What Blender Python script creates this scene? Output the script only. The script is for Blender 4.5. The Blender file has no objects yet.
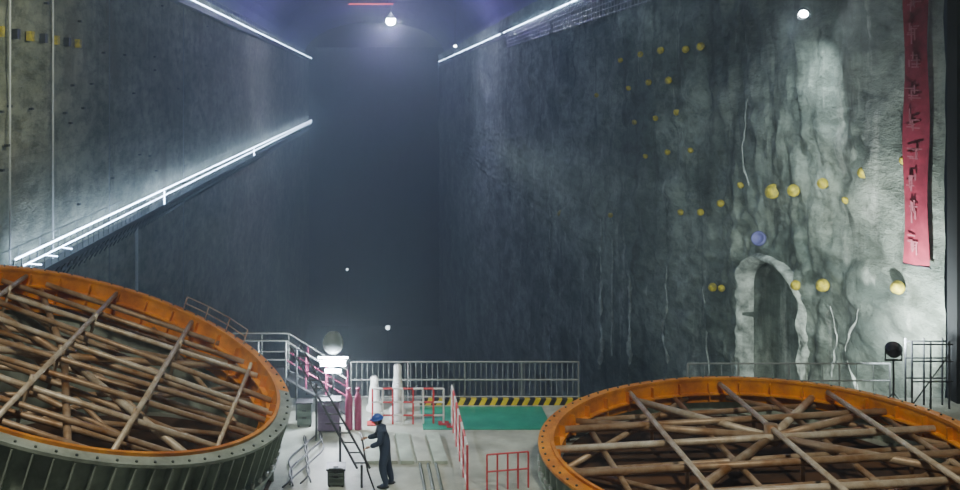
import bpy, math, random
from mathutils import Vector, Matrix, noise, Quaternion
random.seed(7)
scene = bpy.context.scene
FLOOR=0.0; EYE=9.4

# ------------------------------------------------------------ materials
def newmat(name):
    m=bpy.data.materials.new(name); m.use_nodes=True
    nt=m.node_tree; b=nt.nodes['Principled BSDF']; return m,nt,b
def mat(name,col,rough=.6,metal=0.,var=.25,scale=3.,dirt=None,bump=0.):
    m,nt,b=newmat(name); N=nt.nodes; L=nt.links
    tc=N.new('ShaderNodeTexCoord'); n=N.new('ShaderNodeTexNoise')
    n.inputs['Scale'].default_value=scale; n.inputs['Detail'].default_value=5; n.inputs['Roughness'].default_value=.65
    L.new(tc.outputs['Object'],n.inputs['Vector'])
    r=N.new('ShaderNodeValToRGB'); r.color_ramp.elements[0].position=.32; r.color_ramp.elements[1].position=.68
    d=dirt if dirt else tuple(c*(1-var) for c in col)
    r.color_ramp.elements[0].color=(*d,1); r.color_ramp.elements[1].color=(*[min(1,c*(1+var*.4)) for c in col],1)
    L.new(n.outputs['Fac'],r.inputs['Fac']); L.new(r.outputs['Color'],b.inputs['Base Color'])
    b.inputs['Roughness'].default_value=rough; b.inputs['Metallic'].default_value=metal
    if bump:
        bp=N.new('ShaderNodeBump'); bp.inputs['Strength'].default_value=bump; bp.inputs['Distance'].default_value=.1
        L.new(n.outputs['Fac'],bp.inputs['Height']); L.new(bp.outputs['Normal'],b.inputs['Normal'])
    return m
def emat(name,col,s):
    m,nt,b=newmat(name); b.inputs['Base Color'].default_value=(*col,1)
    b.inputs['Emission Color'].default_value=(*col,1); b.inputs['Emission Strength'].default_value=s
    return m
def wallmat(name,c1,c2,streak,streakamt,panel=None,seam=(.35,.35,.33),dark=.28,darkamt=.85,seamamt=.5,sy=.5,stain=None):
    m,nt,b=newmat(name); N=nt.nodes; L=nt.links
    tc=N.new('ShaderNodeTexCoord')
    def noi(sc,scale=1,det=6,ro=.6):
        mp=N.new('ShaderNodeMapping'); mp.inputs['Scale'].default_value=sc
        L.new(tc.outputs['Object'],mp.inputs['Vector'])
        n=N.new('ShaderNodeTexNoise'); n.inputs['Scale'].default_value=scale; n.inputs['Detail'].default_value=det; n.inputs['Roughness'].default_value=ro
        L.new(mp.outputs['Vector'],n.inputs['Vector']); return n
    def ramp(src,a,bb,ca,cb):
        r=N.new('ShaderNodeValToRGB'); r.color_ramp.elements[0].position=a; r.color_ramp.elements[1].position=bb
        r.color_ramp.elements[0].color=(*ca,1); r.color_ramp.elements[1].color=(*cb,1)
        L.new(src,r.inputs['Fac']); return r
    def mix(a,bb,f,mode='MIX'):
        x=N.new('ShaderNodeMix'); x.data_type='RGBA'; x.blend_type=mode
        L.new(a,x.inputs[6]); 
        if isinstance(bb,tuple): x.inputs[7].default_value=(*bb,1)
        else: L.new(bb,x.inputs[7])
        if isinstance(f,float): x.inputs[0].default_value=f
        else: L.new(f,x.inputs[0])
        return x.outputs[2]
    big=noi((1,sy,1),.25); base=ramp(big.outputs['Fac'],.40,.60,c1,c2)
    st=noi((1,.5,.09),1.0,5,.65); sr=ramp(st.outputs['Fac'],.60,.74,(0,0,0),(1,1,1))
    stc=N.new('ShaderNodeRGB'); stc.outputs[0].default_value=(*streak,1)
    col=mix(base.outputs['Color'],stc.outputs[0],sr.outputs['Color'])
    col=mix(base.outputs['Color'],col,float(streakamt))
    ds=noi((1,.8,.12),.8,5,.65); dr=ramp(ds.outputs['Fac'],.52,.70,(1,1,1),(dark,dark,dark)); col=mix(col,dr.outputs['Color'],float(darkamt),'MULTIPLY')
    sm=noi((1,sy,1),1.3,7,.74); s2=ramp(sm.outputs['Fac'],.38,.58,(.33,.34,.32),(1,1,1)); col=mix(col,s2.outputs['Color'],.9,'MULTIPLY')
    if stain:
        sn=noi((1,.35,.25),.5,4,.6); sn2=ramp(sn.outputs['Fac'],.58,.72,(0,0,0),(.8,.8,.8)); col=mix(col,stain,sn2.outputs['Color'])
    if panel:
        sp=N.new('ShaderNodeSeparateXYZ'); L.new(tc.outputs['Object'],sp.inputs[0])
        cb=N.new('ShaderNodeCombineXYZ'); L.new(sp.outputs['Y'],cb.inputs['X']); L.new(sp.outputs['Z'],cb.inputs['Y'])
        bk=N.new('ShaderNodeTexBrick'); bk.offset=0; L.new(cb.outputs[0],bk.inputs['Vector'])
        bk.inputs['Scale'].default_value=1; bk.inputs['Brick Width'].default_value=panel[0]; bk.inputs['Row Height'].default_value=panel[1]
        bk.inputs['Mortar Size'].default_value=.05; bk.inputs['Mortar Smooth'].default_value=1
        bk.inputs['Color1'].default_value=(1,1,1,1); bk.inputs['Color2'].default_value=(.62,.62,.62,1); bk.inputs['Mortar'].default_value=(*seam,1)
        col=mix(col,bk.outputs['Color'],float(seamamt),'MULTIPLY')
    L.new(col,b.inputs['Base Color']); b.inputs['Roughness'].default_value=.8
    bp=N.new('ShaderNodeBump'); bp.inputs['Strength'].default_value=.8; bp.inputs['Distance'].default_value=.35
    L.new(sm.outputs['Fac'],bp.inputs['Height']); L.new(bp.outputs['Normal'],b.inputs['Normal'])
    return m

M_left=wallmat('concrete_left',(.30,.32,.22),(.50,.51,.37),(.66,.64,.48),.5,(11,6.0),seamamt=.4,dark=.5,darkamt=.6,sy=.4,stain=(.20,.17,.10))
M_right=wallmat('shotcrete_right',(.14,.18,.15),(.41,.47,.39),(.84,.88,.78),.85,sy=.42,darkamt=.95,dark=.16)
M_end=wallmat('concrete_end_darkened',(.03,.045,.05),(.06,.08,.09),(.10,.12,.13),.4)  # bluish darkness of the far end is put into the concrete colour
M_dark=mat('dark_recess_shade',(.008,.010,.011),.9)  # near-black colour paints the darkness of the right-hand recess
M_roof=mat('vault_shotcrete_purple_lit',(.15,.11,.32),.9,scale=.3,bump=.3)  # purple glow under the vault is put into the shotcrete colour
M_floor=mat('floor_concrete',(.44,.48,.41),.55,scale=.8,var=.5,bump=.05)
M_green=mat('green_floor_paint',(.02,.34,.22),.35,scale=1.5)
M_orange=mat('orange_primer',(.90,.36,.03),.45,scale=1.2,var=.5,dirt=(.50,.15,.02))
M_prim=mat('grey_green_primer',(.42,.50,.42),.5,scale=1.5,var=.45)
M_primd=mat('grey_green_dark',(.10,.13,.11),.6,scale=1.5,var=.4)
M_tube=mat('dusty_steel_tube',(.52,.42,.28),.45,.25,scale=1.6,var=.5,dirt=(.30,.14,.04))
M_tubel=mat('pale_steel_tube',(.74,.70,.56),.45,.2,scale=2,var=.4,dirt=(.48,.34,.18))
M_brown=mat('ring_floor_shade',(.13,.06,.02),.9,scale=.8,dirt=(.03,.018,.01))  # shadow and orange bounce inside the rings, painted as brown
M_steel=mat('galvanised_steel',(.36,.39,.38),.4,.5)
M_dsteel=mat('dark_steel',(.05,.055,.06),.5,.4)
M_red=mat('red_paint',(.60,.04,.05),.45)
M_white=mat('white_paint',(.75,.77,.74),.5,var=.15)
M_yellow=mat('yellow_plastic',(.62,.50,.02),.6,scale=5,var=.7,dirt=(.22,.19,.04))
M_hyel=mat('hazard_yellow',(.72,.58,.02),.5,var=.2)
M_black=mat('black_rubber',(.015,.015,.018),.5)
M_blue=mat('worker_coverall',(.03,.05,.095),.8,scale=8)
M_helm=mat('helmet_blue',(.03,.10,.45),.3)
M_skin=mat('skin',(.45,.26,.18),.6,var=.1)
M_banner=mat('banner_cloth',(.36,.035,.07),.8,var=.35)
M_text=mat('banner_text',(.50,.16,.20),.8,var=.1)
M_led=emat('led_white',(.50,.68,1),40)
M_lamp=emat('lamp_white',(.85,.93,1),500)
M_lamp2=emat('lamp_soft',(.85,.93,1),40)
M_pitl=emat('pit_lamp_soft',(.8,.92,1),6)
M_redled=emat('red_led',(1,.08,.12),1.5)

# ------------------------------------------------------------ mesh builder
class MB:
    def __init__(s): s.v=[];s.f=[];s.m=[];s.mats=[]
    def mi(s,m):
        if m not in s.mats: s.mats.append(m)
        return s.mats.index(m)
    def add(s,vs,fs,m):
        o=len(s.v); i=s.mi(m); s.v+= [tuple(v) for v in vs]
        for f in fs: s.f.append(tuple(o+k for k in f)); s.m.append(i)
    def box(s,c,d,m,R=None):
        c=Vector(c); vs=[]
        for x in(-1,1):
            for y in(-1,1):
                for z in(-1,1):
                    p=Vector((x*d[0]/2,y*d[1]/2,z*d[2]/2))
                    if R: p=R@p
                    vs.append(c+p)
        s.add(vs,[(0,1,3,2),(4,6,7,5),(0,4,5,1),(2,3,7,6),(0,2,6,4),(1,5,7,3)],m)
    def tube(s,p,q,r,m,n=8,r2=None):
        p=Vector(p);q=Vector(q);r2=r if r2 is None else r2
        a=(q-p).normalized(); u=a.orthogonal().normalized(); w=a.cross(u)
        vs=[];fs=[]
        for k in range(n):
            t=2*math.pi*k/n; o=u*math.cos(t)+w*math.sin(t); vs+= [p+o*r,q+o*r2]
        for k in range(n):
            j=(k+1)%n; fs.append((2*k,2*j,2*j+1,2*k+1))
        fs.append(tuple(2*k for k in range(n))[::-1]); fs.append(tuple(2*k+1 for k in range(n)))
        s.add(vs,fs,m)
    def path(s,pts,r,m,n=8):
        pts=[Vector(p) for p in pts]; vs=[];fs=[]
        for i,p in enumerate(pts):
            a=(pts[min(i+1,len(pts)-1)]-pts[max(i-1,0)]).normalized()
            ref=Vector((0,0,1)) if abs(a.z)<.9 else Vector((1,0,0))
            u=a.cross(ref).normalized(); w=a.cross(u)
            rr=r[i] if isinstance(r,(list,tuple)) else r
            for k in range(n):
                t=2*math.pi*k/n; vs.append(p+(u*math.cos(t)+w*math.sin(t))*rr)
        for i in range(len(pts)-1):
            for k in range(n):
                j=(k+1)%n; fs.append((i*n+k,i*n+j,(i+1)*n+j,(i+1)*n+k))
        fs.append(tuple(range(n))[::-1]); fs.append(tuple((len(pts)-1)*n+k for k in range(n)))
        s.add(vs,fs,m)
    def lathe(s,prof,c,m,n=24,mf=None,R=None,closed=False):
        c=Vector(c); vs=[]
        for (r,z) in prof:
            for k in range(n):
                t=2*math.pi*k/n; p=Vector((r*math.cos(t),r*math.sin(t),z))
                if R: p=R@p
                vs.append(c+p)
        rows=len(prof)
        rng=range(rows) if closed else range(rows-1)
        if mf is None:
            fs=[(i*n+k,i*n+(k+1)%n,((i+1)%rows)*n+(k+1)%n,((i+1)%rows)*n+k) for i in rng for k in range(n)]
            s.add(vs,fs,m)
        else:
            o=len(s.v); s.v+=[tuple(v) for v in vs]
            for i in rng:
                for k in range(n):
                    s.f.append(tuple(o+x for x in (i*n+k,i*n+(k+1)%n,((i+1)%rows)*n+(k+1)%n,((i+1)%rows)*n+k)))
                    s.m.append(s.mi(mf(i,2*math.pi*(k+.5)/n)))
    def obj(s,name,parent=None,smooth=False,M=None,loc=None):
        me=bpy.data.meshes.new(name); me.from_pydata(s.v,[],s.f)
        for m in s.mats: me.materials.append(m)
        me.polygons.foreach_set('material_index',s.m)
        if smooth: me.polygons.foreach_set('use_smooth',[True]*len(me.polygons))
        me.update(); o=bpy.data.objects.new(name,me); scene.collection.objects.link(o)
        if M is not None: o.matrix_world=M
        if loc: o.location=loc
        if parent: o.parent=parent
        return o
def empty(name,loc=(0,0,0)):
    e=bpy.data.objects.new(name,None); e.location=loc; scene.collection.objects.link(e); return e

# ------------------------------------------------------------ shell
ARC=(42.0,3.2,.3)
AH=1.6
def in_arch(y,z,g=0.):
    c,w,zs=ARC; w=w-g
    if z<=zs: return abs(y-c)<w
    return ((y-c)/w)**2+((z-zs)/(AH-g*.5))**2<1
def wall(name,x,sgn,y0,y1,z0,z1,m,amp,ncol=220,nrow=150,arch=False):
    vs=[];fs=[]
    ys=[y0*(y1/y0)**(i/ncol) for i in range(ncol+1)]
    zs=[z0+(z1-z0)*j/nrow for j in range(nrow+1)]
    if arch:
        ys=[y for y in ys if not 37<y<48]+[37+11*i/110 for i in range(111)]; ys.sort()
        zs=[z for z in zs if not -4<z<4]+[-4+8*i/80 for i in range(81)]; zs.sort()
    for y in ys:
        for z in zs:
            p=Vector((0,y*.22,z*.2)); q=Vector((3,y*.6,z*.7))
            dx=noise.noise(p)*amp*2.2+noise.noise(q)*amp*1.3+noise.noise(q*2.7)*amp*.7
            f=min(1,max(.15,(y-29)/5))
            xx=x-sgn*abs(dx)*f
            if arch and in_arch(y,z): xx=x+1.1
            vs.append((xx,y,z))
    nr=len(zs)
    for i in range(len(ys)-1):
        for j in range(nr-1):
            a=i*nr+j; b=a+nr
            fs.append((a,a+1,b+1,b) if sgn>0 else (a,b,b+1,a+1))
    mb=MB(); mb.add(vs,fs,m); return mb.obj(name,smooth=True)
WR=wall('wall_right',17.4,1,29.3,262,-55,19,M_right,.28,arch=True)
wall('wall_left',-18.3,-1,29.3,262,-55,19,M_left,.08)
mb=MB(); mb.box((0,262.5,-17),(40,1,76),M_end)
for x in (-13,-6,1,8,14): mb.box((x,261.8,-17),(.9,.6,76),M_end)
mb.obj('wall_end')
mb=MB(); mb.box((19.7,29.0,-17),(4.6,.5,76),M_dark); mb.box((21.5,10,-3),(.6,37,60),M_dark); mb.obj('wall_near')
mb=MB(); mb.box((-18.6,10,-3),(.6,39,50),M_left); mb.obj('wall_side')
vs=[];fs=[];n=24; ys=[-10+i*8 for i in range(35)]
for y in ys:
    for k in range(n+1):
        t=math.pi*k/n
        vs.append((-19*math.cos(t)*1.0-.4,y,19+9*math.sin(t)+noise.noise(Vector((t*4,y*.3,0)))*.3))
for i in range(len(ys)-1):
    for k in range(n): a=i*(n+1)+k; fs.append((a,a+1,a+n+2,a+n+1))
mb=MB(); mb.add(vs,fs,M_roof); mb.obj('ceiling')
mb=MB(); mb.box((1.5,9.6,-.6),(40,39.4,1.2),M_floor); mb.obj('floor')
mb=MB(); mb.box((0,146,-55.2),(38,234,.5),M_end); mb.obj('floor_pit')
mb=MB(); mb.box((3.1,27.5,.012),(3.6,1.9,.02),M_green); mb.obj('green_floor_marking')
mb=MB(); k=0; x=1.3
while x<6.2:
    s=.16; mb.add([(x,28.62,0),(x+s,28.62,0),(x+s+.1,28.62,.18),(x+.1,28.62,.18),(x,28.78,0),(x+s,28.78,0),(x+s+.1,28.78,.18),(x+.1,28.78,.18)],
        [(0,1,2,3),(4,7,6,5),(3,2,6,7),(0,4,5,1),(0,3,7,4),(1,5,6,2)],M_hyel if k%2 else M_black); x+=s;k+=1
mb.obj('hazard_kerb')

# ------------------------------------------------------------ railings
def railing(name,p,q,h=1.1,bal=.16,post=1.6,m=M_steel,rails=(1,.55,.12),br=.012):
    p=Vector(p);q=Vector(q);L=(q-p).length; mb=MB(); up=Vector((0,0,h))
    for r in rails: mb.tube(p+up*r,q+up*r,.028,m,6)
    n=max(1,round(L/post))
    for i in range(n+1): a=p.lerp(q,i/n); mb.tube(a,a+up,.03,m,6)
    if bal:
        n=int(L/bal)
        for i in range(1,n): a=p.lerp(q,i/n); mb.tube(a+up*rails[-1],a+up*rails[0],br,m,5)
    return mb.obj(name)
railing('guard_railing',(-.75,28.95,0),(6.1,28.95,0),1.2)
railing('guard_railing',(9.4,28.95,0),(15.5,28.95,0),1.15,bal=.5)

# ------------------------------------------------------------ left walkway w/ LED handrail
root=empty('lit_walkway')
mb=MB(); mb.box((-17.8,152,-.15),(.8,220,.3),M_dsteel)
mb.box((-17.85,152,-.75),(.25,220,.2),M_dsteel)
y=43
while y<258:
    mb.tube((-17.5,y,0),(-17.5,y,1.2),.03,M_dsteel,5)
    mb.tube((-17.45,y,-.3),(-18.1,y,-1.3),.05,M_dsteel,5); y+=1.1
for z in(.35,.55): mb.tube((-17.5,43,z),(-17.5,260,z),.025,M_dsteel,5)
mb.tube((-17.5,43,1.75),(-17.5,66,1.75),.03,M_steel,5)
for y in (44,47,50,53,56,59,62,65): mb.tube((-17.5,y,1.1),(-17.5,y,1.75),.03,M_steel,5)
mb.obj('deck_frame',root)
mb=MB(); mb.tube((-17.45,46.5,1.2),(-17.45,260,1.2),.052,M_led,6); mb.tube((-17.42,47.5,.72),(-17.42,260,.72),.034,M_led,6)
for yy in (79,137): mb.tube((-17.42,yy,1.1),(-17.42,yy,0),.05,M_led,5)
for yy in (48,50.5,53): mb.tube((-17.42,yy,.72),(-17.42,yy+2,.3),.025,M_led,5)
mb.obj('led_strip',root)
for (nm,x,z,y0) in (('crane_runway',-17.45,17.95,40),('crane_runway',17.0,17.05,40)):
    r=empty(nm); sg=-1 if x<0 else 1
    mb=MB(); mb.box((x+sg*.4,152,z-.45),(.7,220,.5),M_dsteel); mb.obj('beam',r)
    mb=MB(); mb.tube((x,y0,z),(x,261,z),.052,M_led,6)
    mb.obj('led_strip',r)
    xi=x-sg*.05
    mb=MB(); y=44
    while y<(125 if sg>0 else 230):
        if sg>0: mb.tube((xi,y,z-2.2),(xi,y,z),.035,M_steel,4)
        else: mb.tube((xi,y,z),(xi,y,z+1.1),.035,M_steel,4)
        y+=.9 if sg>0 else 2.5
    if sg>0:
        for k in range(5): mb.tube((xi,44,z-.4-k*.42),(xi,125,z-.4-k*.42),.035,M_steel,4)
    else:
        for k in (.55,1.1): mb.tube((xi,44,z+k),(xi,230,z+k),.035,M_steel,4)
    mb.obj('safety_net' if sg>0 else 'handrail',r)
mb=MB()
for d in (47.2,53.5,): mb.tube((-18.0,d,-14),(-18.0,d,19),.06,M_white,6)
for d in (65,90): mb.tube((-18.05,d,-14),(-18.05,d,19),.05,M_steel,6)
mb.obj('wall_conduit')
mb=MB(); mb.tube((-17.95,72,-12),(-17.95,72,-.9),.12,M_white,8); mb.obj('drain_pipe')
mb=MB(); rnd=random.Random(12)
for k in range(34):
    y=44+rnd.random()**1.5*60; z=2+rnd.random()*15; mb.box((-18.05,y,z),(.2,.25,.12),M_dsteel)
for y in range(44,60,2): mb.box((-18.0,y,12.2),(.3,.4,.5),M_yellow if y%4 else M_dsteel)
mb.obj('wall_brackets')

# ------------------------------------------------------------ turbine pit rings
R=5.25
def ring(name,loc,Rm,bottom_local,spec,front_grey):
    root=empty(name,loc)
    n=120
    dpt=bottom_local
    def mf(i,t):
        fr=math.sin(t)<front_grey
        if i==0: return M_orange
        if i in(1,2): return M_prim if fr else M_orange
        return M_prim
    prof=[(R-.36,-dpt),(R-.36,0),(R,0),(R,-.07),(R-.24,-.07),(R-.24,-dpt+.1),(R+.06,-dpt+.1),(R+.06,-dpt)]
    mb=MB(); mb.lathe(prof,(0,0,0),M_prim,n,mf,closed=True)
    for z in(-.35,-.8): 
        if z>-dpt: mb.lathe([(R-.36,z),(R-.52,z),(R-.52,z-.04),(R-.36,z-.04)],(0,0,0),M_orange,n)
    mb.lathe([(R-.39,.0),(R-.39,.07),(R-.31,.07),(R-.31,0)],(0,0,0),M_orange,n)
    sh=mb.obj('ring_shell',root)
    mb=MB()
    for k in range(84):
        t=2*math.pi*k/84; c=Vector((math.cos(t),math.sin(t),0)); Rz=Matrix.Rotation(t,3,'Z')
        mb.box(c*(R-.11)+Vector((0,0,-dpt/2-.0)),(.22,.035,dpt-.2),M_prim,Rz)
        mb.tube(c*(R-.1),c*(R-.1)+Vector((0,0,.03)),.03,M_primd,6)
        mb.tube(c*(R-.0)+Vector((0,0,-dpt+.1)),c*(R-.0)+Vector((0,0,-dpt+.2)),.045,M_white,6)
    for k in range(36):
        t=2*math.pi*(k+.5)/36; c=Vector((math.cos(t),math.sin(t),0)); Rz=Matrix.Rotation(t,3,'Z')
        mb.box(c*(R-.44)+Vector((0,0,-dpt/2)),(.15,.03,dpt-.1),M_orange,Rz)
    mb.obj('flange_gussets',root)
    mb=MB(); ri=R-.40
    def chord(p,ang,z,r,m,lo=-1,hi=1,z2=None):
        d=Vector((math.cos(ang),math.sin(ang),0)); p=Vector((p[0],p[1],0))
        b=p.dot(d); c=p.dot(p)-ri*ri; s=math.sqrt(max(0,b*b-c))
        a0=p+d*(-b-s if lo==-1 else lo); a1=p+d*(-b+s if hi==1 else hi)
        z2=z if z2 is None else z2
        mb.tube(a0+Vector((0,0,z)),a1+Vector((0,0,z2)),r,m,12)
    spec(mb,chord)
    mb.obj('brace_tubes',root,smooth=True)
    root.matrix_world=Matrix.Translation(loc)@Rm
    return root
def specR(mb,ch):
    for y,m in ((2.35,M_tube),(1.0,M_tubel),(-.55,M_tube),(-2.0,M_tubel),(-3.3,M_tube)): ch((0,y),0.0,-.28,.09,m)
    for y in (3.7,3.0,1.7,.3,-1.3,-2.7): ch((0,y),.03,-.52,.075,M_tube)
    for x in (.75,-1.95,3.3): ch((x,0),math.pi/2,-.10,.07,M_tubel)
    for x in (-3.5,-.6,2.0,4.2): ch((x,0),math.pi/2,-.44,.075,M_tube)
    for (p,a) in (((-2.5,2.5),.8),((3.2,2.2),2.3),((-3,-1),-.7),((2.8,-1.5),.6)): ch(p,a,-.5,.07,M_tube)
    hub=(.75,1.2)
    mb.tube((.75,1.2,-.5),(.75,1.2,-.02),.17,M_tube,16)
    for a in (50,128,158,22,-40,-135): ch(hub,math.radians(a),-.34,.10,M_tubel if a in(50,128) else M_tube,lo=.1)
    for x in(-1.95,.75,3.3):
        for y in(2.35,-.55,-2.0): mb.tube((x,y,-.85),(x,y,-.14),.05,M_tube,8)
def specL(mb,ch):
    rnd=random.Random(3)
    for y in (4.1,3.3,2.5,1.6,.7,-.3,-1.2,-2.2,-3.1,-4.0): ch((0,y),rnd.uniform(-.09,.05),-.28,.068,M_tubel if rnd.random()<.45 else M_tube)
    for y in (3.6,2.0,1.0,.1,-.9,-1.8,-2.8): ch((0,y),rnd.uniform(-.3,.15),-.62,.072,M_tube)
    for y in (2.8,.4,-2.1): ch((0,y),rnd.uniform(.2,.5),-.9,.07,M_tube)
    for x in (-.4,1.95,-2.8): ch((x,0),math.pi/2+.02,-.12,.065,M_tubel)
    for x in (3.9,-4.0): ch((x,0),math.pi/2,-.2,.05,M_tubel)
    for a in (35,118,150,-38,-70,-150): ch((-.4,.3),math.radians(a),-.45,.085,M_tubel if a in(-150,-38) else M_tube,lo=.1)
    for (p,a) in (((2.5,1),.9),((1.5,-2),2.4),((-1.5,-2.4),.7),((2.4,-1.2),-.75),((3,1.8),2.2)): ch(p,a,-.75,.06,M_tube)
    for x in(-2.8,-.4,1.95,3.9):
        for y in(2.5,-.3,-2.2): mb.tube((x,y,-1.1),(x,y,.0),.045,M_tubel,8)
    for x,y in((1.5,4.75),(2.2,4.5),(2.9,4.1),(3.5,3.6)): mb.tube((x,y,0),(x,y,.45),.018,M_tube,6)
    for z in(.25,.45):
        mb.tube((1.5,4.75,z),(2.2,4.5,z),.015,M_tube,6); mb.tube((2.2,4.5,z),(2.9,4.1,z),.015,M_tube,6); mb.tube((2.9,4.1,z),(3.5,3.6,z),.015,M_tube,6)
CR=Vector((9.2,23.0,.95))
nr_=Vector((-.055,0,1)).normalized(); qr=Vector((0,0,1)).rotation_difference(nr_).to_matrix().to_4x4()
rr_=ring('turbine_stay_ring',tuple(CR),qr,.64,specR,-2)
nrm=Vector((.324,-.0524,1)).normalized(); q=Vector((0,0,1)).rotation_difference(nrm).to_matrix().to_4x4()
CL=Vector((-7.05,23,3.22))
rl_=ring('turbine_stay_ring',tuple(CL),q,1.15,specL,.25)
def pedestal(C,Rm3,dpt,parent,inset):
    mb=MB(); n=96; vs=[];fs=[]; inv=parent.matrix_world.inverted()
    for k in range(n):
        t=2*math.pi*k/n
        p=C+Rm3@Vector(((R-inset)*math.cos(t),(R-inset)*math.sin(t),-dpt)); vs+=[p,Vector((p.x,p.y,0.0))]
    for k in range(n): j=(k+1)%n; fs.append((2*k,2*j,2*j+1,2*k+1))
    mb.add([inv@v for v in vs],fs,M_prim)
    for k in range(0,n,4):
        a=vs[2*k]; o=(a-Vector((C.x,C.y,a.z))).normalized()*.08
        mb.tube(inv@Vector((a.x+o.x,a.y+o.y,a.z)),inv@Vector((a.x+o.x,a.y+o.y,0)),.07,M_prim,6)
    mb.obj('pedestal',parent)
pedestal(CL,q.to_3x3(),1.15,rl_,.2)
pedestal(CR,qr.to_3x3(),.62,rr_,.15)
mb=MB(); mb.lathe([(0.01,.02),(4.7,.02)],(9.2,23,0),M_brown,48); mb.obj('ring_shade_disc')  # disc on the floor carrying the painted shade inside the right ring
mb=MB(); mb.lathe([(0.01,.02),(4.7,.02)],(-7.2,23,0),M_brown,48); mb.obj('ring_shade_disc')  # same painted shade disc inside the left ring

# ------------------------------------------------------------ right wall details
mb=MB()
def cap(d,z,r):
    Rm=Matrix.Rotation(-math.radians(62),3,'Y'); Rm=Matrix.Rotation(math.radians(35),3,'Z')@Rm
    r*=.88
    prof=[(r*1.0,-.12),(r*1.08,-.02),(r*1.0,.03),(r*.55,.07),(r*.5,.14),(r*.2,.17),(.001,.17)]
    mb.lathe(prof,(17.0,d,z),M_yellow,14,R=Rm)
for (px,py,r) in ((772,191,.36),(793,190,.28),(822,183,.22),(863,172,.22),(720,203,.2),(700,212,.2),(680,212,.18),(795,285,.22),(822,285,.27),(897,287,.24),(712,287,.24),(721,288,.18),(903,160,.14),
    (700,46,.24),(685,49,.22),(660,50,.24),(640,54,.22),(620,60,.2),(668,80,.24),(648,82,.22),(628,88,.18),(676,112,.2),(655,118,.18),(634,122,.18),(690,150,.16),(667,152,.18),(645,156,.16),(560,213,.35),(740,185,.15),(845,200,.12),(610,215,.2),(596,95,.2)):
    d=17*960/(px-376); cap(d,EYE-(py-90)/960*d,r)
mb.obj('anchor_caps',smooth=True)
def archpt(s,off):
    c,w,zs=ARC; w=w+off; Ls=5.0
    if s<.35: return (c-w,zs-Ls*(1-s/.35))
    if s>.65: return (c+w,zs-Ls*((s-.65)/.35))
    t=math.pi*(s-.35)/.3; return (c-w*math.cos(t),zs+(AH+off)*math.sin(t))
vs=[];fs=[];nu=170;nv=10
for i in range(nu+1):
    s=i/nu
    for j in range(nv+1):
        v=j/nv; nn=noise.noise(Vector((s*9,1,0))); wd=.42+.25*nn
        y,z=archpt(s,-.10+v*wd+.12*noise.noise(Vector((s*18,v*1.5,5))))
        h=.30*math.sin(math.pi*v)**.6*(1+.5*noise.noise(Vector((s*20,v*2.5,2)))+.3*noise.noise(Vector((s*50,v*6,7))))
        vs.append((17.30-h+(.45 if j in(0,nv) else 0),y,z))
for i in range(nu):
    for j in range(nv): a=i*(nv+1)+j; fs.append((a,a+1,a+nv+2,a+nv+1))
M_lip=mat('arch_shotcrete',(.60,.66,.58),.85,scale=1.8,var=.75,dirt=(.10,.12,.10),bump=.8)
mb=MB(); mb.add(vs,fs,M_lip); mb.obj('tunnel_arch',smooth=True)
mb=MB()
M_crust=mat('calcite_crust',(.56,.61,.55),.8,scale=1.5,var=.7,bump=.5)
for (d,z0,z1,r) in ((65,-10,-1.3,.36),(73.5,-12,-.5,.28),(70,-10,0,.16),(57,-7,-1,.2),(34.5,-3,2.5,.07),(36.5,-3,1.2,.07),(50,-6,-1,.12),(95,-20,3,.2),(44.6,5,9,.06)):
    pts=[];rs=[]
    for i in range(40):
        t=i/39; z=z0+(z1-z0)*t
        pts.append((17.2,d+1.0*noise.noise(Vector((d,z*.5,0)))+.15*noise.noise(Vector((d,z*3,4))),z)); rs.append(r*(.35+1.5*abs(noise.noise(Vector((z*2.1,d,2)))))*(1-.7*t))
    mb.path(pts,rs,M_crust,7)
mb.obj('seepage_crust',smooth=True)
mb=MB()
mb.lathe([(.3,-.2),(.34,.05),(.32,.12),(.25,.12),(.22,.0),(.001,.0)],(17.0,42.6,2.8),mat('bluish_casing',(.14,.14,.34),.5),16,R=Matrix.Rotation(math.radians(40),3,'Z')@Matrix.Rotation(-math.radians(70),3,'Y')); mb.obj('wall_pipe_outlet',smooth=True)
root=empty('hanging_banner')
mb=MB(); vs=[];fs=[]
for i in range(62):
    z=3.9+i*.25
    for j in range(5): vs.append((17.12-.04*math.sin(z*1.3+j)-j*.072,29.75+j*.22,z))
for i in range(61):
    for j in range(4): a=i*5+j; fs.append((a,a+1,a+6,a+5))
mb.add(vs,fs,M_banner); mb.tube((17.15,29.7,3.88),(16.83,30.65,3.88),.04,M_dsteel,6); mb.obj('cloth',root,smooth=True)
mb=MB(); rnd=random.Random(2)
for k in range(14):
    zc=4.6+k*.95
    for s in range(8):
        if rnd.random()<.5: dy,dz=rnd.uniform(.2,.4),.04
        else: dy,dz=.05,rnd.uniform(.15,.4)
        y=30.2+rnd.uniform(-.14,.14); z=zc+rnd.uniform(-.22,.22)
        x=17.12-(y-29.75)*.327-.08
        mb.box((x,y,z),(.015,dy,dz),M_text,Matrix.Rotation(math.atan(.327),3,'Z'))
mb.obj('lettering',root)

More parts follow.
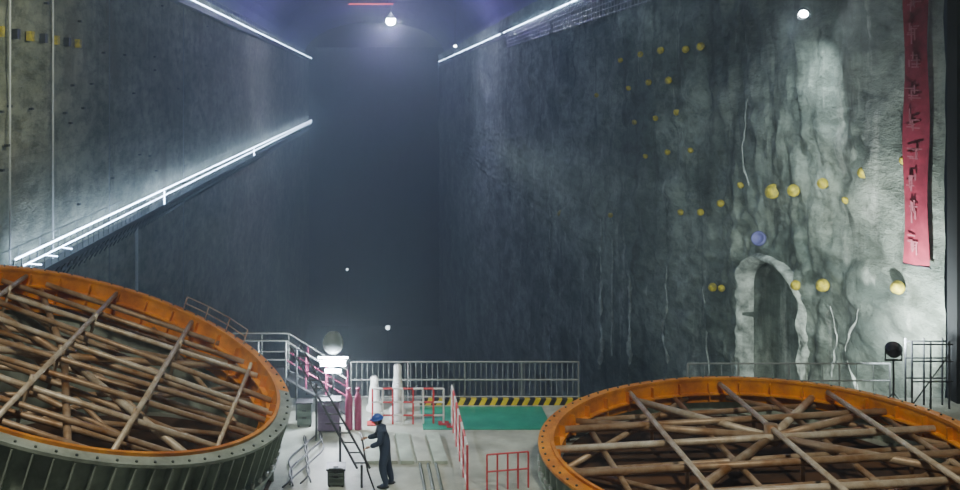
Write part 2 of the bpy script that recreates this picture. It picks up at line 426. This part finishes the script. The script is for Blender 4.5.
# ------------------------------------------------------------ lamps (visible fixtures)
def flood(name,loc,aim,bulb=.2,stand=None,em=M_lamp):
    root=empty(name,loc); d=(Vector(aim)-Vector(loc)).normalized(); Rm=d.to_track_quat('Z','Y').to_matrix()
    mb=MB(); mb.lathe([(.001,-.28),(.12,-.26),(.2,-.1),(bulb*1.3,.06),(bulb*1.35,.1),(bulb*1.15,.1),(bulb*1.1,.03)],(0,0,0),M_black,20,R=Rm)
    mb.box((0,0,-.05-bulb*1.3),(.5,.05,.05),M_dsteel)
    mb.tube((-.24,0,-.05-bulb*1.3),(-.24,0,.05),.02,M_dsteel,6); mb.tube((.24,0,-.05-bulb*1.3),(.24,0,.05),.02,M_dsteel,6)
    if stand:
        mb.tube((0,0,-.1-bulb),(0,0,-stand),.03,M_dsteel,8)
        for k in range(3):
            a=k*2.094; mb.tube((0,0,-stand+.5),(.4*math.cos(a),.4*math.sin(a),-stand+.015),.018,M_dsteel,6)
    mb.obj('housing',root,smooth=False)
    mb=MB(); mb.lathe([(.001,.085),(bulb*.7,.08),(bulb*1.1,.05)],(0,0,0),em,20,R=Rm); mb.obj('lens',root)
    return root
flood('wall_floodlight',(16.4,36.8,12.35),(12,30,8),.14)
flood('tripod_floodlight',(15.2,28.2,1.75),(16.9,31,2.2),.18,1.75)
def bay(name,loc,r,em):
    root=empty(name,loc); mb=MB(); mb.lathe([(.05,r*1.9),(r*.4,r*1.5),(r*1.1,r*.5),(r*1.2,r*.4)],(0,0,0),M_dsteel,16)
    mb.tube((0,0,r*1.8),(0,0,27.4-loc[2] if abs(loc[0])<6 else 24-loc[2]),.04,M_dsteel,6); mb.obj('shade',root)
    mb=MB(); mb.lathe([(.001,-r),(r*.5,-r*.87),(r*.87,-r*.5),(r,0),(r*.87,r*.5),(.001,r*.7)],(0,0,0),em,16); mb.obj('bulb',root,smooth=True)
bay('high_bay_lamp',(2.3,150,20.2),.7,M_lamp)
bay('high_bay_lamp',(14.0,170,17.2),.28,M_lamp2)
mb=MB(); mb.box((-.8,152,23.0),(7,.15,.22),M_redled); mb.tube((-3,152,23),(-3,152,27),.03,M_dsteel,5); mb.tube((1.8,152,23),(1.8,152,27.4),.03,M_dsteel,5); mb.obj('led_sign')
flood('pit_floodlight',(-6.0,200,-28),(0,100,10),.22,26,em=M_pitl)
flood('pit_floodlight',(2.2,180,-35.2),(0,100,10),.38,19,em=M_pitl)
root=empty('balloon_work_light',(-1.22,27.3,0)); root.scale=(1,1,1.12)
mb=MB(); mb.tube((0,0,.5),(0,0,1.8),.03,M_dsteel,8)
for k in range(3):
    a=k*2.094+.4; mb.tube((0,0,.7),(.25*math.cos(a),.25*math.sin(a),.015),.02,M_dsteel,6)
mb.lathe([(.001,2.28),(.15,2.24),(.26,2.12),(.3,1.97),(.26,1.82),(.15,1.72),(.001,1.68)],(0,0,0),M_primd,20)
mb.obj('stand',root,smooth=True)
mb=MB(); mb.box((0,-.1,1.48),(.70,.1,.12),M_lamp); mb.box((0,-.1,1.28),(.45,.08,.08),M_lamp2); mb.box((0,-.1,1.62),(.85,.08,.04),M_lamp2); mb.obj('led_bar',root)

# ------------------------------------------------------------ platform stair w/ railings
M_purple=mat('purple_lit_rail',(.35,.05,.14),.5)  # purple light on the stair rails is put into this colour
root=empty('access_stair')
mb=MB(); mb.box((-3.45,28.2,1.05),(1.7,1.2,.08),M_dsteel)
for x in(-4.2,-2.65):
    for y in(27.75,28.75): mb.tube((x,y,0),(x,y,1.05),.04,M_dsteel,8)
for i in range(6):
    t=(i+.5)/6; mb.box((-2.6+1.7*t,28.15,1.05*(1-t)),(.28,.8,.04),M_dsteel)
for y in(27.75,28.6):
    mb.tube((-2.6,y,1.05),(-.85,y,0.03),.045,M_dsteel,8)
    mb.tube((-4.25,y,2.15),(-2.6,y,2.15),.025,M_steel,6); mb.tube((-4.25,y,1.6),(-2.6,y,1.6),.02,M_steel,6)
    mb.tube((-2.6,y,2.15),(-.85,y,1.05),.025,M_steel,6); mb.tube((-2.6,y,1.6),(-.85,y,.55),.02,M_purple,6)
    for x in(-4.25,-3.4,-2.6): mb.tube((x,y,1.05),(x,y,2.15),.025,M_steel,6)
    for t in(.33,.66,1): x=-2.6+1.75*t; mb.tube((x,y,1.05*(1-t)),(x,y,2.15-1.1*t),.022,M_purple,6)
mb.obj('steel_frame',root)
mb=MB()
for x0 in(-2.45,-2.15):
    mb.tube((x0,27.4,2.1),(x0+2.0,22.6,.5),.03,M_dsteel,6)
for i in range(14):
    t=(i+.5)/14; mb.tube((-2.45+2.0*t,27.4-4.8*t,2.1-1.6*t),(-2.15+2.0*t,27.4-4.8*t,2.1-1.6*t),.02,M_dsteel,6)
for t in(.02,.35,.7,.98): mb.tube((-2.3+2.0*t,27.4-4.8*t,2.1-1.6*t),(-2.3+2.0*t,27.4-4.8*t,0),.03,M_dsteel,6)
mb.obj('inclined_cable_ladder')

# ------------------------------------------------------------ red/white barriers
def barrier(name,p,q,h=1.1,step=.5):
    p=Vector(p);q=Vector(q);L=(q-p).length; mb=MB(); up=Vector((0,0,1))
    n=max(1,round(L/step)); 
    for z in(.25,h*.62,h):
        for i in range(n): mb.tube(p.lerp(q,i/n)+up*z,p.lerp(q,(i+1)/n)+up*z,.03,M_red if i%2 else M_white,6)
    for i in range(n+1):
        a=p.lerp(q,i/n); mb.tube(a,a+up*h,.028,M_red if i%2==0 else M_white,6)
    for i in (0,n): a=p.lerp(q,i/n); mb.box(a+up*.02,(.3,.3,.04),M_red)
    mb.obj(name)
barrier('red_white_barrier',(-.1,27.0,0),(1.9,27.0,0),1.0,.3)
barrier('red_white_barrier',(2.12,22.3,0),(2.12,26.8,0),1.15)
def pipe_fence(name,p,q,h):
    mb=MB(); p=Vector(p);q=Vector(q);up=Vector((0,0,1))
    n=4
    for z in(.45,h): mb.tube(p+up*z,q+up*z,.022,M_red,6)
    for i in range(n+1): a=p.lerp(q,i/n); mb.tube(a,a+up*h,.022,M_red,6)
    mb.obj(name)
pipe_fence('red_pipe_fence',(2.6,22.5,0),(3.6,22.7,0),.85)
for (x,y) in((.63,28.0),(.62,27.45),(-.05,28.2)):
    mb=MB(); h=1.35 if x>.625 else .95
    mb.lathe([(.24,0),(.24,.08),(.17,.18),(.15,h*.6),(.11,h*.8),(.12,h),(.05,h+.06),(.001,h+.06)],(x,y,0),M_white,18); mb.obj('white_bollard',smooth=True)
mb=MB()
for i in range(5):
    x=-.1+i*.42; mb.box((x,25.1,.05),(.34,2.0,.08),M_floor if i%2 else M_prim,Matrix.Rotation(.05,3,'Z'))
mb.obj('steel_plates')
mb=MB()
for k in range(3): mb.tube((1.15+k*.2,22.3,.05),(1.1+k*.2,24.0,.05),.04,M_primd,8)
mb.obj('pipe_bundle')
mb=MB()
for s in range(5):
    pts=[]
    for i in range(20):
        t=i/19; pts.append((-2.2+.12*math.sin(t*9+s*2.1)+s*.14+.25*t,22.6+t*3.3,.05+.03*s))
    mb.path(pts,.022,M_black if s%2 else M_dsteel,6)
mb.obj('cable_hoses',smooth=True)
def cabinet(name,x,y,w,d,h,m):
    mb=MB(); mb.box((x,y,h/2+.05),(w,d,h),m); mb.box((x,y,h+.07),(w+.06,d+.06,.04),M_dsteel)
    for k in range(3): mb.box((x,y-d/2-.012,.2+k*h/3),(w*.85,.02,h/3-.06),m); mb.box((x,y-d/2-.035,.27+k*h/3),(w*.3,.03,.03),M_black)
    for a in(-1,1):
        for b in(-1,1): mb.tube((x+a*w*.4,y+b*d*.4-.02,.03),(x+a*w*.4,y+b*d*.4+.02,.03),.03,M_black,8)
    mb.obj(name)
M_pg=mat('purple_grey',(.16,.11,.2),.5)
cabinet('tool_cabinet',-1.3,26.5,.6,.4,.8,M_pg)
cabinet('tool_cabinet',-2.0,26.9,.4,.3,.6,M_primd)
cabinet('welding_machine',-.95,22.9,.4,.4,.35,M_primd)
mb=MB()
for x,y in((-.75,26.6),(-.50,26.6)):
    mb.lathe([(.001,0),(.10,0),(.105,.03),(.105,.8),(.08,.92),(.04,1.0),(.04,1.08),(.06,1.09),(.06,1.14),(.001,1.14)],(x,y,0),M_purple,14)
mb.obj('gas_cylinders',smooth=True)
mb=MB()
for x in(15.8,16.35,16.9):
    for y in(28.3,28.65): mb.tube((x,y,0),(x,y,2.0),.03,M_dsteel,6)
for z in(.8,1.4,1.9): mb.tube((15.8,28.3,z),(17,28.3,z),.025,M_dsteel,6); mb.tube((15.8,28.65,z),(17,28.65,z),.025,M_dsteel,6)
mb.tube((15.8,28.3,.1),(16.9,28.3,1.6),.02,M_dsteel,6)
mb.obj('scaffold_frame')

# ------------------------------------------------------------ worker
def skin(name,verts,edges,radii,m,parent,sub=2):
    me=bpy.data.meshes.new(name); me.from_pydata([Vector(v) for v in verts],edges,[]); o=bpy.data.objects.new(name,me); scene.collection.objects.link(o)
    bpy.context.view_layer.objects.active=o
    sk=o.modifiers.new('s','SKIN'); sk.use_smooth_shade=True
    for i,r in enumerate(radii):
        rr=r if isinstance(r,tuple) else (r,r)
        me.skin_vertices[0].data[i].radius=rr; me.skin_vertices[0].data[i].use_root=(i==0)
    ss=o.modifiers.new('d','SUBSURF'); ss.levels=sub; ss.render_levels=sub
    me.materials.append(m); o.parent=parent; return o
W=empty('construction_worker',(.22,22.75,0.0))
V=[(0,0,.92),(-.03,0,1.10),(-.08,0,1.28),(-.12,0,1.40),(-.15,0,1.47),
   (.0,-.10,.86),(-.08,-.12,.50),(.02,-.13,.10),(-.13,-.14,.05),
   (.0,.10,.86),(.06,.12,.50),(.16,.13,.10),(.03,.14,.05),
   (-.11,-.19,1.37),(-.13,-.25,1.12),(-.36,-.20,1.02),
   (-.11,.19,1.37),(-.20,.25,1.12),(-.42,.18,1.10)]
E=[(0,1),(1,2),(2,3),(3,4),(0,5),(5,6),(6,7),(7,8),(0,9),(9,10),(10,11),(11,12),(3,13),(13,14),(14,15),(3,16),(16,17),(17,18)]
Rr=[(.17,.16),(.17,.16),(.20,.16),(.17,.15),.07,.13,.10,.075,.055,.13,.10,.075,.055,.095,.078,.055,.095,.078,.055]
skin('body',V,E,Rr,M_blue,W)
mb=MB()
def ell(mb,c,r,m,n=16,k=10,lo=-1,hi=1,R=None):
    prof=[]
    for i in range(k+1):
        a=-math.pi/2+math.pi*i/k
        if math.sin(a)<lo-1e-6 or math.sin(a)>hi+1e-6: continue
        prof.append((max(.001,math.cos(a)),math.sin(a)))
    vs0=len(mb.v); mb.lathe(prof,(0,0,0),m,n)
    for i in range(vs0,len(mb.v)):
        p=Vector(mb.v[i]); p=Vector((p.x*r[0],p.y*r[1],p.z*r[2]))
        if R: p=R@p
        mb.v[i]=tuple(p+Vector(c))
hc=Vector((-.19,0,1.57)); Rh=Matrix.Rotation(-.25,3,'Y')
ell(mb,hc,(.098,.075,.115),M_skin,R=Rh)
ell(mb,hc+Vector((-.09,0,-.015)),(.022,.014,.025),M_skin)
ell(mb,hc+Vector((-.075,0,-.06)),(.02,.028,.01),mat('lips',(.35,.12,.1),.5))
for s in(-1,1):
    ell(mb,hc+Vector((0,s*.077,-.01)),(.02,.012,.032),M_skin); ell(mb,hc+Vector((-.083,s*.03,.01)),(.012,.014,.008),M_black)
ell(mb,hc+Vector((.03,0,.0)),(.085,.079,.10),mat('hair',(.01,.01,.01),.8))
mb.obj('head',W,smooth=True)
mb=MB(); hc2=hc+Vector((0,0,.045))
ell(mb,hc2,(.135,.115,.12),M_helm,lo=0,R=Rh)
mb.lathe([(.12,-.005),(.155,-.012),(.155,.0),(.12,.012)],hc2,M_helm,24,R=Rh)
mb.box(hc2+Vector((-.15,0,-.02)),(.07,.14,.012),M_helm,Rh); mb.obj('helmet',W,smooth=True)
def hand(name,w,dirv,side):
    dirv=Vector(dirv).normalized(); up=Vector((0,0,1)); s=dirv.cross(up).normalized()*side
    w=Vector(w); vs=[w-dirv*.03,w+dirv*.04,w+dirv*.085]; ed=[(0,1),(1,2)]; rd=[.026,(.03,.034),(.026,.034)]
    for i,l in enumerate((.065,.08,.075,.055)):
        b=len(vs); o=s*(.032-.021*i)
        vs+=[w+dirv*.07+o,w+dirv*(.09+l*.4)+o-up*.01,w+dirv*(.09+l*.65)+o-up*.035,w+dirv*(.09+l*.5)+o-up*.055]
        ed+=[(b,b+1),(b+1,b+2),(b+2,b+3)]; rd+=[.010,.0095,.0085,.0075]
    b=len(vs); vs+=[w+dirv*.03+s*.03,w+dirv*.06+s*.055-up*.01,w+dirv*.09+s*.05-up*.035]; ed+=[(b,b+1),(b+1,b+2)]; rd+=[.012,.010,.009]
    ed+=[(1,b)]
    for i in range(4): ed.append((2,3+4*i))
    skin(name,vs,ed,rd,M_skin,W,1)
hand('hand_left',(-.385,-.195,1.01),(-.23,.03,-.08),1)
hand('hand_right',(-.445,.175,1.10),(-.22,-.05,-.02),-1)
mb=MB(); mb.path([(-.5,-.2,.9),(-.52,-.05,.99),(-.55,.15,1.06),(-.6,.5,1.1)],.022,M_black,8)
mb.path([(-.5,-.2,.92),(-.42,-.3,.5),(-.25,-.35,.05),(.2,-.45,.03)],.022,M_black,8); mb.obj('held_hose',W,smooth=True)
mb=MB()
for yy,xx in((-.135,-.06),(.135,.10)): ell(mb,(xx,yy,.05),(.15,.055,.05),M_black)
mb.obj('boots',W,smooth=True)

# ------------------------------------------------------------ lights
def light(name,typ,loc,aim,power,col,size=1,spot=60,blend=.6):
    l=bpy.data.lights.new(name,typ); l.energy=power; l.color=col
    if typ=='AREA': l.shape='DISK'; l.size=size
    if typ=='SPOT': l.spot_size=math.radians(spot); l.spot_blend=blend; l.shadow_soft_size=size
    if typ=='POINT': l.shadow_soft_size=size
    o=bpy.data.objects.new(name,l); o.location=loc
    o.rotation_euler=(Vector(aim)-Vector(loc)).to_track_quat('-Z','Y').to_euler(); scene.collection.objects.link(o); return o
light('ring_fill_left','SPOT',(-4,12,19),(-7,23,1),8500,(1,.93,.78),1,62,.6)  # added lamp without fixture, lights the left ring from above
light('ring_fill_right','SPOT',(8,12,19),(9.5,23.5,0),9500,(1,.93,.78),1,62,.6)  # added lamp without fixture, lights the right ring from above
light('floor_fill','SPOT',(1,18,21),(1,25.5,0),2600,(.92,1,.90),1,40,.7)  # added lamp without fixture, brightens the floor between the rings
light('left_wall_spot','SPOT',(-5,38,14),(-18.3,47,13),7500,(.96,1,.78),.5,80,1)
light('left_low_spot','SPOT',(-6,40,4),(-18.3,58,-6),3000,(.85,1,.92),.5,60,1)
light('right_wall_spot','SPOT',(3,24,8),(17,38.5,.5),12500,(.88,1,.92),.5,50,1)
light('right_wall_wash','SPOT',(-2,40,14),(17,62,5),5200,(.85,1,.92),.5,62,1)
light('wall_flood_beam','SPOT',(15.6,36.0,12.1),(16.6,41,2),2400,(.8,.95,1),.15,110,1)
light('tripod_beam','SPOT',(15.3,28.4,1.9),(17,31.5,3.2),5200,(.92,1,1),.1,140,1)
light('far_bay','POINT',(2.3,150,18.6),(0,0,0),8000,(.38,.26,1),.7)
light('far_purple_fill','POINT',(0,215,20),(0,0,0),3000,(.45,.25,1),.7)  # added light with no fixture, tints the far haze and vault purple
light('mid_blue','POINT',(0,95,24),(0,0,0),900,(.5,.45,1),1)
light('work_light','POINT',(-1.22,26.95,1.7),(0,0,0),220,(.75,.8,1),.1)
light('pit_light','POINT',(0,190,-30),(0,0,0),500,(.25,.6,.7),1)

# haze
mb=MB(); mb.box((0,128,-14),(42.5,276,90),None); 
hz=bpy.data.materials.new('haze'); hz.use_nodes=True; nt=hz.node_tree; nt.nodes.clear()
o=nt.nodes.new('ShaderNodeOutputMaterial'); v=nt.nodes.new('ShaderNodeVolumePrincipled')
v.inputs['Color'].default_value=(.80,.93,.95,1); v.inputs['Density'].default_value=.0045; v.inputs['Anisotropy'].default_value=.45
nt.links.new(v.outputs[0],o.inputs['Volume'])
mb.mats=[hz]; mb.m=[0]*6; h=mb.obj('dust_haze')

w=bpy.data.worlds.new('World'); scene.world=w; w.use_nodes=True
w.node_tree.nodes['Background'].inputs[0].default_value=(.02,.03,.05,1); w.node_tree.nodes['Background'].inputs[1].default_value=.3

cam=bpy.data.cameras.new('Camera'); co=bpy.data.objects.new('Camera',cam); scene.collection.objects.link(co)
co.location=(0,0,EYE); co.rotation_euler=(math.pi/2,0,0); cam.sensor_width=36; cam.lens=36; cam.shift_x=.1083; cam.shift_y=-.1615; cam.clip_end=600
scene.camera=co
